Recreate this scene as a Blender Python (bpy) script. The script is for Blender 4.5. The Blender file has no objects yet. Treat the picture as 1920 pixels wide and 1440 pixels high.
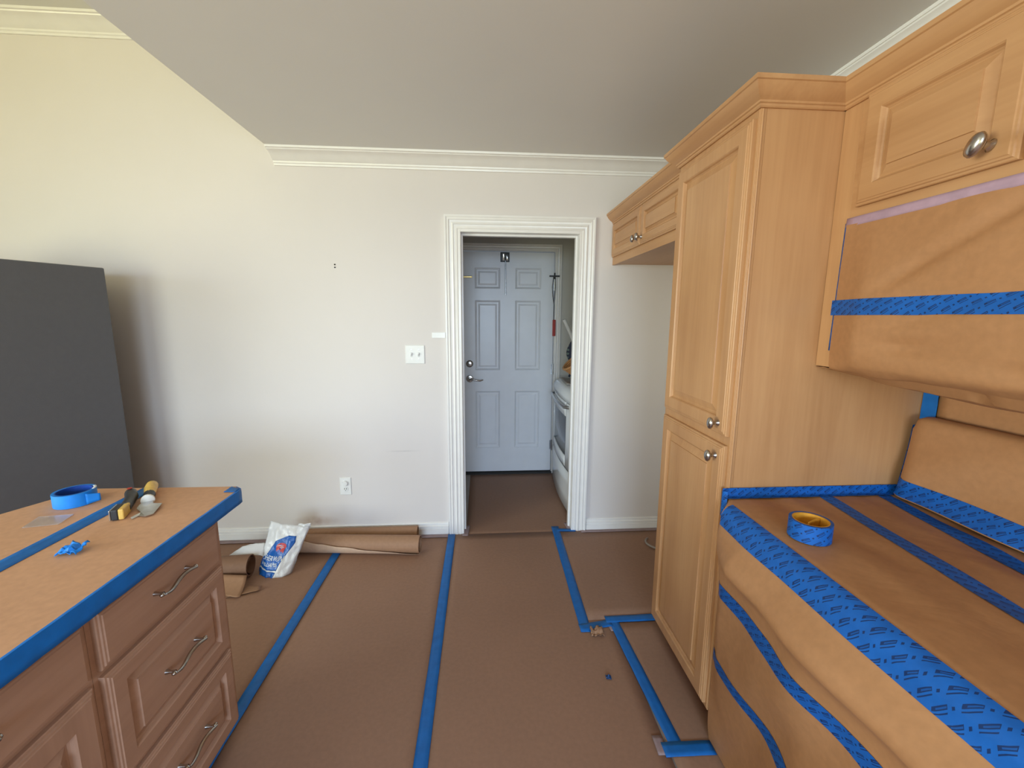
import bpy, bmesh, math, random
from mathutils import Vector, Matrix, noise
random.seed(7)
PI = math.pi
scene = bpy.context.scene
C = scene.collection

# ------------------------------------------------------------------ camera
YAW, PITCH, ROLL = 0.070345, -0.156903, 0.006215
CAM = Vector((0, -2.768, 1.4919))
cd = bpy.data.cameras.new('camera'); cam = bpy.data.objects.new('camera', cd); C.objects.link(cam)
cd.sensor_fit = 'HORIZONTAL'; cd.sensor_width = 36; cd.lens = 14.8687; cd.clip_start = 0.02
_f = Vector((math.sin(YAW)*math.cos(PITCH), math.cos(YAW)*math.cos(PITCH), math.sin(PITCH)))
_r = Vector((math.cos(YAW), -math.sin(YAW), 0)); _u = _r.cross(_f)
_r2 = _r*math.cos(ROLL)+_u*math.sin(ROLL); _u2 = -_r*math.sin(ROLL)+_u*math.cos(ROLL)
M = Matrix.Identity(4)
for i in range(3):
    M[i][0] = _r2[i]; M[i][1] = _u2[i]; M[i][2] = -_f[i]; M[i][3] = CAM[i]
cam.matrix_world = M
scene.camera = cam

# ------------------------------------------------------------------ light
vs = scene.view_settings
vs.view_transform = 'Standard'; vs.look = 'None'; vs.gamma = 1; vs.use_curve_mapping = False
vs.exposure = 0.03
w = bpy.data.worlds.new('sky'); scene.world = w; w.use_nodes = True
w.node_tree.nodes['Background'].inputs[0].default_value = (0.62, 0.78, 1.0, 1)
w.node_tree.nodes['Background'].inputs[1].default_value = 0.35
def area(name, loc, rot, sx, sy, power, col, spread=180):
    l = bpy.data.lights.new(name, 'AREA'); l.shape = 'RECTANGLE'; l.size = sx; l.size_y = sy
    l.energy = power; l.color = col; l.spread = math.radians(spread)
    o = bpy.data.objects.new(name, l); C.objects.link(o); o.location = loc; o.rotation_euler = rot
    return o
R = math.radians
# daylight in the two windows behind the camera: blue-white sky light falling downward, green light thrown up off the lawn
area('window_sky_den', (-2.8, -6.02, 1.45), (R(90-30), 0, 0), 2.3, 1.7, 40, (0.46, 0.68, 1.0), 90)
area('window_lawn_den', (-2.8, -6.03, 1.2), (R(90+24), 0, 0), 2.3, 1.5, 27, (1.0, 0.99, 0.42), 110)
area('window_sky_kitchen', (-0.1, -6.02, 1.55), (R(90-28), 0, 0), 1.7, 1.2, 54, (0.46, 0.68, 1.0), 90)
area('window_lawn_kitchen', (-0.1, -6.03, 1.45), (R(90+26), 0, 0), 1.7, 1.1, 14, (1.0, 0.92, 0.44), 120)
area('window_sky_left', (-5.02, -4.1, 1.45), (R(90-16), 0, R(-90)), 2.6, 1.9, 118, (0.66, 0.82, 1.0), 130)
area('window_lawn_left', (-5.03, -4.1, 1.2), (R(90+26), 0, R(-90)), 2.6, 1.5, 90, (1.0, 0.96, 0.50), 140)

# ------------------------------------------------------------------ helpers
WLOC = {}
def tag(o, label=None, cat=None, group=None, kind=None):
    if label: o['label'] = label
    if cat: o['category'] = cat
    if group: o['group'] = group
    if kind: o['kind'] = kind
    return o
def thing(name, loc, label, cat, group=None):
    o = bpy.data.objects.new(name, None); C.objects.link(o); o.location = loc; o.empty_display_size = .05
    WLOC[o] = Vector(loc); return tag(o, label, cat, group)
class MB:
    def __init__(s): s.v = []; s.f = []; s.uv = {}
    def add(s, vs, fs):
        n = len(s.v); s.v += [Vector(p) for p in vs]; s.f += [tuple(i+n for i in f) for f in fs]; return s
    def box(s, x0, x1, y0, y1, z0, z1):
        x0, x1 = sorted((x0, x1)); y0, y1 = sorted((y0, y1)); z0, z1 = sorted((z0, z1))
        return s.add([(x0,y0,z0),(x1,y0,z0),(x1,y1,z0),(x0,y1,z0),(x0,y0,z1),(x1,y0,z1),(x1,y1,z1),(x0,y1,z1)],
                     [(0,3,2,1),(4,5,6,7),(0,1,5,4),(1,2,6,5),(2,3,7,6),(3,0,4,7)])
    def prism(s, poly, z0, z1):
        n = len(poly)
        s.add([(p[0],p[1],z0) for p in poly]+[(p[0],p[1],z1) for p in poly],
              [tuple(range(n))[::-1], tuple(range(n,2*n))]+[(i,(i+1)%n,n+(i+1)%n,n+i) for i in range(n)])
        return s
    def tube(s, path, r, n=10, cap=True):
        path = [Vector(p) for p in path]; k = len(path)
        rr = r if isinstance(r, (list, tuple)) else [r]*k
        t0 = (path[1]-path[0]).normalized(); a = t0.orthogonal().normalized(); base = len(s.v)
        vs = []; fs = []
        for i, p in enumerate(path):
            t = (path[min(i+1,k-1)]-path[max(i-1,0)]).normalized()
            a = (a-t*a.dot(t)).normalized(); b = t.cross(a)
            for j in range(n):
                th = 2*PI*j/n; vs.append(p+(a*math.cos(th)+b*math.sin(th))*rr[i])
        for i in range(k-1):
            for j in range(n):
                fs.append((i*n+j, i*n+(j+1)%n, (i+1)*n+(j+1)%n, (i+1)*n+j))
        if cap: fs += [tuple(range(n))[::-1], tuple(range((k-1)*n, k*n))]
        return s.add(vs, fs)
    def lathe(s, prof, origin, axis, n=20, sx=1.0, up=None):
        """prof [(r,h)] around axis from origin; sx squashes one radial direction"""
        o = Vector(origin); ax = Vector(axis).normalized()
        a = Vector(up) if up else ax.orthogonal().normalized(); b = ax.cross(a)
        vs = []; fs = []; k = len(prof)
        for r, h in prof:
            for j in range(n):
                th = 2*PI*j/n; vs.append(o+ax*h+a*(r*math.cos(th))+b*(r*sx*math.sin(th)))
        for i in range(k-1):
            for j in range(n):
                fs.append((i*n+j, i*n+(j+1)%n, (i+1)*n+(j+1)%n, (i+1)*n+j))
        if prof[0][0] > 1e-5: fs.append(tuple(range(n))[::-1])
        if prof[-1][0] > 1e-5: fs.append(tuple(range((k-1)*n, k*n)))
        return s.add(vs, fs)
    def grid(s, fn, nu, nv, uvfn=None):
        base = len(s.v); vs = []; fs = []
        for i in range(nu+1):
            for j in range(nv+1):
                vs.append(fn(i/nu, j/nv))
                if uvfn: s.uv[base+len(vs)-1] = uvfn(i/nu, j/nv)
        for i in range(nu):
            for j in range(nv):
                a = i*(nv+1)+j; fs.append((a, a+nv+1, a+nv+2, a+1))
        return s.add(vs, fs)
    def loops(s, O, U, V, N, w, h, prof, cap=True):
        """concentric rectangles on the plane O,U,V: prof = [(inset, height along N)]"""
        O, U, V, N = Vector(O), Vector(U), Vector(V), Vector(N); vs = []; fs = []
        for ins, d in prof:
            for (a, b) in ((ins, ins), (w-ins, ins), (w-ins, h-ins), (ins, h-ins)):
                vs.append(O+U*a+V*b+N*d)
        for i in range(len(prof)-1):
            for j in range(4): fs.append((i*4+j, i*4+(j+1)%4, i*4+4+(j+1)%4, i*4+4+j))
        if cap: k = (len(prof)-1)*4; fs.append((k, k+1, k+2, k+3))
        return s.add(vs, fs)
    def sweep(s, path, prof, N=(0,0,1), flip=False, caps=True):
        """mitred moulding: prof [(out, up)], out = N x tangent (or reverse), up = N"""
        N = Vector(N); P = [Vector(p) for p in path]; k = len(P); m = len(prof); sg = -1 if flip else 1
        vs = []; fs = []
        for i, p in enumerate(P):
            t1 = (P[i]-P[i-1]).normalized() if i else None; t2 = (P[i+1]-P[i]).normalized() if i < k-1 else None
            n1 = N.cross(t1)*sg if t1 else None; n2 = N.cross(t2)*sg if t2 else None
            if n1 is None: o = n2
            elif n2 is None: o = n1
            else:
                o = (n1+n2); o = o/(o.dot(n1))
            for a, b in prof: vs.append(p+o*a+N*b)
        for i in range(k-1):
            for j in range(m):
                q = (i*m+j, i*m+(j+1)%m, (i+1)*m+(j+1)%m, (i+1)*m+j); fs.append(q if not flip else q[::-1])
        if caps:
            fs.append(tuple(range(m))[::-1]); fs.append(tuple(range((k-1)*m, k*m)))
        return s.add(vs, fs)
    def build(s, name, mat, parent=None, smooth=False, bevel=0, seg=2, origin=None, solid=0, fix=True, angle=40):
        if parent is not None: W = WLOC[parent]
        elif origin is not None: W = Vector(origin)
        else:
            lo = [min(v[i] for v in s.v) for i in range(3)]; hi = [max(v[i] for v in s.v) for i in range(3)]
            W = Vector(((lo[0]+hi[0])/2, (lo[1]+hi[1])/2, lo[2]))
        me = bpy.data.meshes.new(name); me.from_pydata([v-W for v in s.v], [], s.f)
        if s.uv:
            ul = me.uv_layers.new(name='uv')
            for lp in me.loops: ul.data[lp.index].uv = s.uv.get(lp.vertex_index, (0, 0))
        if fix:
            bm = bmesh.new(); bm.from_mesh(me); bmesh.ops.recalc_face_normals(bm, faces=bm.faces); bm.to_mesh(me); bm.free()
        me.materials.append(mat)
        o = bpy.data.objects.new(name, me); C.objects.link(o); WLOC[o] = W
        if parent is not None: o.parent = parent
        else: o.location = W
        if smooth:
            for p in me.polygons: p.use_smooth = True
            me.set_sharp_from_angle(angle=R(angle))
        if solid: md = o.modifiers.new('thick', 'SOLIDIFY'); md.thickness = solid; md.offset = 0
        if bevel: md = o.modifiers.new('bev', 'BEVEL'); md.width = bevel; md.segments = seg; md.limit_method = 'ANGLE'; md.angle_limit = R(30)
        return o
def struct(o): o['kind'] = 'structure'; return o
def nz(x, y, z=0.0): return noise.noise(Vector((x, y, z)))

# ------------------------------------------------------------------ materials
def srgb(r, g, b):
    f = lambda c: (c/255/12.92) if c/255 <= .04045 else ((c/255+.055)/1.055)**2.4
    return (f(r), f(g), f(b), 1)
class NT:
    def __init__(s, name):
        s.m = bpy.data.materials.new(name); s.m.use_nodes = True; s.t = s.m.node_tree; s.b = s.t.nodes['Principled BSDF']
    def n(s, typ, **kw):
        x = s.t.nodes.new(typ)
        for k, v in kw.items(): setattr(x, k, v)
        return x
    def l(s, a, b): s.t.links.new(a, b)
    def math(s, op, a, b=None, c=None):
        x = s.n('ShaderNodeMath', operation=op)
        for i, q in enumerate((a, b, c)):
            if q is None: continue
            if isinstance(q, (int, float)): x.inputs[i].default_value = q
            else: s.l(q, x.inputs[i])
        return x.outputs[0]
    def coord(s, out='Object', scale=(1,1,1)):
        tc = s.n('ShaderNodeTexCoord'); mp = s.n('ShaderNodeMapping'); s.l(tc.outputs[out], mp.inputs[0]); mp.inputs['Scale'].default_value = scale
        return mp.outputs[0]
    def noise(s, vec, scale, detail=3, rough=.5, dist=0):
        x = s.n('ShaderNodeTexNoise'); s.l(vec, x.inputs['Vector']); x.inputs['Scale'].default_value = scale
        x.inputs['Detail'].default_value = detail; x.inputs['Roughness'].default_value = rough; x.inputs['Distortion'].default_value = dist
        return x.outputs['Fac']
    def ramp(s, fac, stops):
        x = s.n('ShaderNodeValToRGB'); s.l(fac, x.inputs[0]); e = x.color_ramp.elements
        while len(e) < len(stops): e.new(.5)
        for i, (p, c) in enumerate(stops): e[i].position = p; e[i].color = c
        return x.outputs[0]
    def mix(s, fac, a, b, blend='MIX'):
        x = s.n('ShaderNodeMix', data_type='RGBA', blend_type=blend)
        for i, q in ((0, fac), (6, a), (7, b)):
            if isinstance(q, (int, float, tuple)): x.inputs[i].default_value = q
            else: s.l(q, x.inputs[i])
        return x.outputs[2]
    def bump(s, h, strength=.2, dist=.01):
        x = s.n('ShaderNodeBump'); x.inputs['Strength'].default_value = strength; x.inputs['Distance'].default_value = dist
        s.l(h, x.inputs['Height']); s.l(x.outputs[0], s.b.inputs['Normal'])
    def fin(s, color=None, rough=.5, metal=0, spec=.5):
        if color is not None:
            if isinstance(color, tuple): s.b.inputs['Base Color'].default_value = color
            else: s.l(color, s.b.inputs['Base Color'])
        s.b.inputs['Roughness'].default_value = rough; s.b.inputs['Metallic'].default_value = metal
        s.b.inputs['Specular IOR Level'].default_value = spec
        return s.m
def plain(name, col, rough=.5, metal=0, var=.06, scale=30, bump=.0, spec=.5):
    k = NT(name); v = k.coord(); f = k.noise(v, scale, 3)
    d = tuple(c*(1-var) for c in col[:3])+(1,); l = tuple(min(1, c*(1+var)) for c in col[:3])+(1,)
    c = k.ramp(f, [(.3, d), (.7, l)])
    if bump: k.bump(k.noise(v, scale*8, 2), bump, .002)
    return k.fin(c, rough, metal, spec)
def wall_paint(name, col, rough=.55, bump=.12):
    k = NT(name); v = k.coord()
    f = k.noise(v, 1.3, 3); d = tuple(c*.97 for c in col[:3])+(1,)
    k.bump(k.noise(v, 190, 2), bump, .002)
    return k.fin(k.ramp(f, [(.35, d), (.65, col)]), rough, 0, .35)
def wood(name, axis, lo, mid, hi, rough=.38):
    k = NT(name); sc = [9, 9, 9]; sc[axis] = .7
    v = k.coord('Object', tuple(sc)); g = k.noise(v, 1.0, 6, .6, .6)
    v2 = k.coord('Object', (1, 1, 1)); b = k.noise(v2, 2.6, 3)
    sf = [90, 90, 90]; sf[axis] = 3
    fine = k.noise(k.coord('Object', tuple(sf)), 1.0, 2)
    c = k.ramp(g, [(.28, lo), (.5, mid), (.72, hi)])
    c = k.mix(.35, c, k.ramp(b, [(.3, lo), (.7, hi)]))
    c = k.mix(.12, c, k.ramp(fine, [(.35, lo), (.65, hi)]))
    k.bump(fine, .05, .001)
    return k.fin(c, rough, 0, .4)
def paper(name, col, crease=.5, scale=5, rough=.6):
    k = NT(name); v = k.coord(); f = k.noise(v, 60, 3); b = k.noise(v, 2.2, 2)
    d = tuple(c*.9 for c in col[:3])+(1,); l = tuple(min(1, c*1.08) for c in col[:3])+(1,)
    c = k.mix(.4, k.ramp(f, [(.3, d), (.7, l)]), k.ramp(b, [(.3, d), (.7, l)]))
    h = k.noise(k.coord('Object', (1, 1, 1)), scale, 4, .55, .8)
    k.bump(h, crease, .012)
    return k.fin(c, rough, 0, .3)
def tape_mat(name, col, printed=False, rough=.5):
    k = NT(name); v = k.coord(); f = k.noise(v, 25, 3)
    d = tuple(c*.88 for c in col[:3])+(1,); l = tuple(min(1, c*1.1) for c in col[:3])+(1,)
    c = k.ramp(f, [(.3, d), (.7, l)])
    if printed:
        uv = k.n('ShaderNodeUVMap'); sp = k.n('ShaderNodeSeparateXYZ'); k.l(uv.outputs[0], sp.inputs[0])
        u, vv = sp.outputs[0], sp.outputs[1]
        # slanted rows of maker's marks: outlined lozenge, rule under it, dots between
        a = k.math('ADD', k.math('MULTIPLY', u, .82), k.math('MULTIPLY', vv, .57))
        b = k.math('SUBTRACT', k.math('MULTIPLY', vv, .82), k.math('MULTIPLY', u, .57))
        row = k.math('FLOOR', k.math('DIVIDE', b, .0185))
        lb = k.math('SUBTRACT', b, k.math('MULTIPLY', k.math('ADD', row, .5), .0185))
        a2 = k.math('ADD', a, k.math('MULTIPLY', row, .0185))
        cell = k.math('FLOOR', k.math('DIVIDE', a2, .037))
        la = k.math('SUBTRACT', a2, k.math('MULTIPLY', k.math('ADD', cell, .5), .037))
        ina = k.math('LESS_THAN', k.math('ABSOLUTE', k.math('ADD', la, .005)), .0100)
        outer = k.math('MULTIPLY', ina, k.math('LESS_THAN', k.math('ABSOLUTE', k.math('SUBTRACT', lb, .002)), .0024))
        hol = k.math('MULTIPLY', k.math('LESS_THAN', k.math('ABSOLUTE', k.math('ADD', la, .003)), .0070), k.math('LESS_THAN', k.math('ABSOLUTE', k.math('SUBTRACT', lb, .0018)), .0009))
        rule = k.math('MULTIPLY', ina, k.math('LESS_THAN', k.math('ABSOLUTE', k.math('ADD', lb, .0036)), .0008))
        dot = k.math('MULTIPLY', k.math('LESS_THAN', k.math('ABSOLUTE', k.math('SUBTRACT', la, .0125)), .0020), k.math('LESS_THAN', k.math('ABSOLUTE', lb), .0019))
        mk = k.math('MINIMUM', k.math('ADD', k.math('ADD', k.math('SUBTRACT', outer, k.math('MULTIPLY', hol, .6)), rule), dot), 1)
        c = k.mix(k.math('MULTIPLY', mk, .85), c, srgb(8, 30, 70))
    k.bump(k.noise(k.coord('Object', (1, 1, 1)), 130, 3), .15, .002)
    return k.fin(c, rough, 0, .35)
M_wall = wall_paint('wall_paint', (.745, .69, .66, 1))
def stained_wall():
    """back wall: same paint with two scuffs of their own shape (a brown rub above the baseboard, a thin grey scrape)"""
    m_ = wall_paint('wall_paint_scuffed', (.745, .69, .66, 1)); k = NT.__new__(NT); k.m = m_; k.t = m_.node_tree; k.b = k.t.nodes['Principled BSDF']
    src = k.b.inputs['Base Color'].links[0].from_socket
    tc = k.n('ShaderNodeTexCoord'); sp = k.n('ShaderNodeSeparateXYZ'); k.l(tc.outputs['Object'], sp.inputs[0])
    n_ = k.noise(tc.outputs['Object'], 22, 4)
    def blob(cx, cz, rx, rz):
        dx = k.math('DIVIDE', k.math('SUBTRACT', sp.outputs[0], cx), rx); dz = k.math('DIVIDE', k.math('SUBTRACT', sp.outputs[2], cz), rz)
        d = k.math('SQRT', k.math('ADD', k.math('MULTIPLY', dx, dx), k.math('MULTIPLY', dz, dz)))
        return k.math('MULTIPLY', k.math('MAXIMUM', k.math('SUBTRACT', 1, d), 0), n_)
    c = k.mix(blob(-1.13, .118, .17, .045), src, srgb(150, 104, 74))
    c = k.mix(k.math('MULTIPLY', blob(-.53, .602, .13, .006), .45), c, srgb(120, 112, 110))
    k.l(c, k.b.inputs['Base Color']); return m_
M_wallb = stained_wall()
M_ceil = wall_paint('ceiling_paint', (.76, .74, .72, 1), .45, .06)
M_ceil2 = wall_paint('den_ceiling_paint', (.72, .70, .66, 1), .6)
M_trim = plain('trim_paint', (.86, .83, .80, 1), .28, 0, .02, 12)
M_doorp = plain('door_paint', (.80, .80, .82, 1), .32, 0, .02, 9)
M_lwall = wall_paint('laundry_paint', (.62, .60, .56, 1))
LO, MI, HI = srgb(168, 120, 78), srgb(188, 140, 96), srgb(202, 156, 110)
W_z = wood('maple_vertical', 2, LO, MI, HI)
W_y = wood('maple_lengthwise', 1, LO, MI, HI)
W_x = wood('maple_crosswise', 0, LO, MI, HI)
ILO, IMI, IHI = srgb(158, 120, 98), srgb(178, 138, 114), srgb(192, 152, 128)
I_y = wood('island_maple', 1, ILO, IMI, IHI)
I_z = wood('island_maple_vertical', 2, ILO, IMI, IHI)
P_floor = paper('floor_paper', srgb(150, 114, 92), .18, 3.5, .62)
P_cov = paper('cover_paper', srgb(172, 124, 84), .35, 4.5, .55)
P_isl = paper('island_paper', srgb(206, 158, 124), .15, 4, .6)
P_roll = paper('roll_paper', srgb(160, 122, 94), .1, 8, .6)
P_dark = paper('card_paper', srgb(128, 96, 76), .15, 9, .65)
T_blue = tape_mat('blue_tape', srgb(18, 100, 174))
T_prt = tape_mat('printed_blue_tape', srgb(14, 90, 172), True)
T_lil = tape_mat('lilac_tape', srgb(176, 146, 162))
T_lav = tape_mat('faded_tape', srgb(150, 128, 128))
M_fridge = plain('fridge_grey', srgb(92, 92, 96), .5, 0, .03, 40, .25)
M_nick = plain('brushed_nickel', (.46, .43, .40, 1), .22, 1, .05, 60)
M_chrome = plain('chrome', (.72, .72, .74, 1), .15, 1, .03, 60)
M_brass = plain('brass', (.72, .52, .22, 1), .3, 1, .05, 60)
M_black = plain('black_plastic', (.025, .025, .028, 1), .45, 0, .1, 40)
M_dark = plain('dark_gap', (.03, .026, .024, 1), .8, 0, .1, 20)
M_white = plain('white_plastic', (.84, .83, .81, 1), .3, 0, .02, 30)
M_enam = plain('white_enamel', (.80, .82, .84, 1), .18, 0, .02, 10)
M_glass = plain('oven_glass', (.04, .045, .055, 1), .08, 0, .1, 5)
M_tile = plain('tile_floor', srgb(150, 140, 132), .5, 0, .1, 6)
M_amb = plain('tape_core', srgb(214, 150, 40), .6, 0, .18, 40)
M_kraftcore = plain('kraft_core', srgb(190, 150, 105), .7, 0, .1, 40)
M_yel = plain('worn_yellow', srgb(222, 182, 92), .45, 0, .12, 60)
M_steel = plain('worn_steel', (.55, .56, .58, 1), .32, 1, .15, 50)
M_putty = plain('dried_paint', srgb(225, 222, 214), .6, 0, .06, 80)
M_red = plain('red_tag', srgb(170, 50, 36), .5, 0, .1, 40)
M_cord = plain('grey_cord', srgb(150, 140, 132), .5, 0, .05, 40)
M_news = plain('newsprint', srgb(170, 165, 160), .7, 0, .12, 90)
M_wick = plain('wicker', srgb(190, 140, 92), .6, 0, .25, 140)

# ------------------------------------------------------------------ room shell
XL, YF, XR = -5.0, -6.0, 1.42           # den left wall, wall behind the camera, right wall
XE, ZC, ZD = -1.222, 2.447, 3.08        # edge of the lower kitchen ceiling, its height, den ceiling
DL, DR, DT = -0.149, 0.635, 2.03        # doorway
struct(MB().box(XL-.2, 2.2, YF-.2, 2.2, -.12, 0).build('floor', M_tile, origin=(0, 0, 0)))
wb = MB().box(XL, DL, 0, .12, 0, ZD+.1).box(DR, XR+.12, 0, .12, 0, ZD+.1).box(DL, DR, 0, .12, DT, ZD+.1)
struct(wb.build('wall_back', M_wallb, origin=(0, 0, 0)))
struct(MB().box(XR, XR+.12, YF, 0, 0, ZC+.2).build('wall_right', M_wall, origin=(XR, 0, 0)))
wy0, wy1, wz0, wz1 = -5.45, -2.75, .45, 2.4
struct(MB().box(XL-.12, XL, YF, wy0, 0, ZD+.1).box(XL-.12, XL, wy1, .12, 0, ZD+.1).box(XL-.12, XL, wy0, wy1, 0, wz0).box(XL-.12, XL, wy0, wy1, wz1, ZD+.1).build('wall_left', M_wall, origin=(XL, 0, 0)))
wx0, wx1, vz0, vz1 = -3.95, -1.65, .55, 2.35
kx0, kx1, kz0, kz1 = -.95, .75, .95, 2.15
struct(MB().box(XL-.12, wx0, YF-.12, YF, 0, ZD+.1).box(wx0, wx1, YF-.12, YF, 0, vz0).box(wx0, wx1, YF-.12, YF, vz1, ZD+.1).box(wx1, kx0, YF-.12, YF, 0, ZD+.1)
       .box(kx0, kx1, YF-.12, YF, 0, kz0).box(kx0, kx1, YF-.12, YF, kz1, ZD+.1).box(kx1, XR+.12, YF-.12, YF, 0, ZD+.1).build('wall_front', M_wall, origin=(0, YF, 0)))
struct(MB().box(XE, XR+.12, YF, .0, ZC, ZD+.1).build('ceiling', M_ceil, origin=(0, 0, ZC)))
struct(MB().box(XL, XE, YF, .12, ZD, ZD+.1).build('ceiling_den', M_ceil2, origin=(-3, 0, ZD)))
# window frames (behind the camera)
wf = MB()
for y in (wy0+.03, (wy0*2+wy1)/3, (wy0+wy1*2)/3, wy1-.03): wf.box(XL-.1, XL-.04, y-.03, y+.03, wz0, wz1)
for z in (wz0+.03, wz1-.03): wf.box(XL-.1, XL-.04, wy0, wy1, z-.03, z+.03)
struct(wf.build('window_1', M_trim))
wf = MB()
for x in (wx0+.03, (wx0+wx1)/2, wx1-.03): wf.box(x-.03, x+.03, YF-.1, YF-.04, vz0, vz1)
for z in (vz0+.03, vz1-.03): wf.box(wx0, wx1, YF-.1, YF-.04, z-.03, z+.03)
struct(wf.build('window_2', M_trim))
wf = MB()
for x in (kx0+.03, (kx0+kx1)/2, kx1-.03): wf.box(x-.03, x+.03, YF-.1, YF-.04, kz0, kz1)
for z in (kz0+.03, kz1-.03): wf.box(kx0, kx1, YF-.1, YF-.04, z-.03, z+.03)
struct(wf.build('window_3', M_trim))

# crown mouldings, baseboards, casing
CR = [(0, -.078), (.010, -.078), (.012, -.068), (.018, -.064), (.020, -.056), (.032, -.050), (.045, -.040), (.058, -.030), (.075, -.022), (.095, -.017), (.098, -.012), (.110, -.011), (.112, 0), (0, 0)]
struct(MB().sweep([(XR, 0, ZC), (XE, 0, ZC)], CR).build('trim_1', M_trim, smooth=True, angle=30))
struct(MB().sweep([(XE+.3, 0, ZD), (XL, 0, ZD)], CR).build('trim_2', M_trim, smooth=True, angle=30))
CRr = [(a*.34, b) for a, b in CR]
struct(MB().sweep([(XR, YF, ZC), (XR, -.035, ZC)], CRr).build('trim_3', M_trim, smooth=True, angle=30))
BB = [(0, 0), (.014, 0), (.014, .044), (.0085, .047), (.0085, .052), (.0135, .055), (.0135, .064), (.007, .068), (.006, .074), (.0095, .079), (.008, .086), (.004, .088), (0, .088)]
struct(MB().sweep([(DL-.09, 0, 0), (XL, 0, 0)], BB).build('baseboard_left', M_trim, smooth=True, angle=25))
struct(MB().sweep([(XR, 0, 0), (DR+.09, 0, 0)], BB).build('baseboard_right', M_trim, smooth=True, angle=25))
CS = [(0, 0), (0, .010), (.006, .014), (.018, .011), (.026, .013), (.030, .017), (.042, .012), (.052, .014), (.058, .019), (.068, .016), (.074, .020), (.084, .020), (.086, 0)]
struct(MB().sweep([(DL, 0, 0), (DL, 0, DT), (DR, 0, DT), (DR, 0, 0)], CS, N=(0, -1, 0)).build('trim_4', M_trim, smooth=True, angle=25))
jb = MB().box(DL, DL+.016, -.012, .132, 0, DT).box(DR-.016, DR, -.012, .132, 0, DT).box(DL+.016, DR-.016, -.012, .132, DT-.016, DT)
jb.box(DL+.016, DL+.028, .05, .085, 0, DT-.016).box(DR-.028, DR-.016, .05, .085, 0, DT-.016).box(DL+.028, DR-.028, .05, .085, DT-.028, DT-.016)
struct(jb.build('trim_5', M_trim, bevel=.0015))
MB().box(DL+.0155, DL+.018, .06, .11, .80, .90).build('strike_plate', M_nick, parent=bpy.data.objects['trim_5'])

# ------------------------------------------------------------------ laundry room behind the doorway
LB = 1.13
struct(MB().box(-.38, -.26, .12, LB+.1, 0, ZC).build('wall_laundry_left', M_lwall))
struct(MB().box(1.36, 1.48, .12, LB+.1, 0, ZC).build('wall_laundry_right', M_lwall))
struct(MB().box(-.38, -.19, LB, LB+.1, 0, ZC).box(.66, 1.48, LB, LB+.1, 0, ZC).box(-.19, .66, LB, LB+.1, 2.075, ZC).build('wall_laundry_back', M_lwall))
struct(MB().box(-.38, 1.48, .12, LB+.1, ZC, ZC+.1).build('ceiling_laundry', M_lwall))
struct(MB().sweep([(-.19, LB, 0), (-.19, LB, 2.07), (.655, LB, 2.07), (.655, LB, 0)], [(a*.75, b) for a, b in CS], N=(0, -1, 0)).build('trim_6', M_trim, smooth=True, angle=25))
struct(MB().box(-.19, .66, LB-.02, LB+.12, 0, .018).build('trim_7', M_dark))
# six panel door
d0, d1, z0, z1, yd = -.182, .648, .03, 2.062, LB-.012
dr = thing('door_1', ((d0+d1)/2, yd, 0), 'white six-panel entry door with lever and deadbolt beyond the doorway', 'door'); struct(dr)
PN = [(-.066, .163, 1.742, 1.926), (.297, .532, 1.742, 1.926), (-.066, .163, 1.005, 1.640), (.297, .532, 1.005, 1.640), (-.066, .163, .262, .812), (.297, .532, .262, .812)]
slab = MB()
xs = sorted({d0, d1}|{p[0] for p in PN}|{p[1] for p in PN}); zs = sorted({z0, z1}|{p[2] for p in PN}|{p[3] for p in PN})
for i in range(len(xs)-1):
    for j in range(len(zs)-1):
        cx, cz = (xs[i]+xs[i+1])/2, (zs[j]+zs[j+1])/2
        if not any(p[0] < cx < p[1] and p[2] < cz < p[3] for p in PN):
            slab.add([(xs[i], yd, zs[j]), (xs[i+1], yd, zs[j]), (xs[i+1], yd, zs[j+1]), (xs[i], yd, zs[j+1])], [(0, 1, 2, 3)])
slab.add([(d0, yd, z0), (d1, yd, z0), (d1, yd, z1), (d0, yd, z1), (d0, yd+.04, z0), (d1, yd+.04, z0), (d1, yd+.04, z1), (d0, yd+.04, z1)], [(0, 1, 5, 4), (1, 2, 6, 5), (2, 3, 7, 6), (3, 0, 4, 7), (4, 5, 6, 7)])
slab.build('slab', M_doorp, dr, fix=False)
for a, b, c, d in PN:
    MB().loops((a, yd, c), (1, 0, 0), (0, 0, 1), (0, -1, 0), b-a, d-c, [(0, 0), (.004, .0025), (.012, -.004), (.018, -.008), (.030, -.008), (.046, -.002), (.050, -.002)]).build('panel', M_doorp, dr)
MB().lathe([(.033, 0), (.033, .006), (.026, .012), (.022, .013), (.020, .022), (.006, .024)], (-.118, yd, 1.066), (0, -1, 0)).build('deadbolt', M_nick, dr, smooth=True)
lv = MB().lathe([(.034, 0), (.034, .005), (.028, .012), (.014, .014), (.012, .045), (.0, .047)], (-.118, yd, .927), (0, -1, 0)).build('lever_rose', M_nick, dr, smooth=True)
MB().tube([(-.118, yd-.043, .927), (-.09, yd-.05, .925), (-.05, yd-.05, .916), (-.02, yd-.048, .914), (.005, yd-.044, .921)], [.010, .009, .008, .007, .005], 10).build('lever_handle', M_nick, lv, smooth=True)
MB().box(.164, .244, yd-.012, yd, 1.975, 2.058).build('closer_plate', M_black, dr, bevel=.002)
cl = MB().lathe([(.012, 0), (.015, .006), (.013, .05), (.015, .058), (0, .060)], (.190, yd-.022, 1.985), (0, 0, 1)).lathe([(.009, 0), (.012, .006), (.010, .05), (0, .056)], (.222, yd-.02, 1.985), (0, 0, 1))
cl.build('closer_body', M_chrome, dr, smooth=True)
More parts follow.
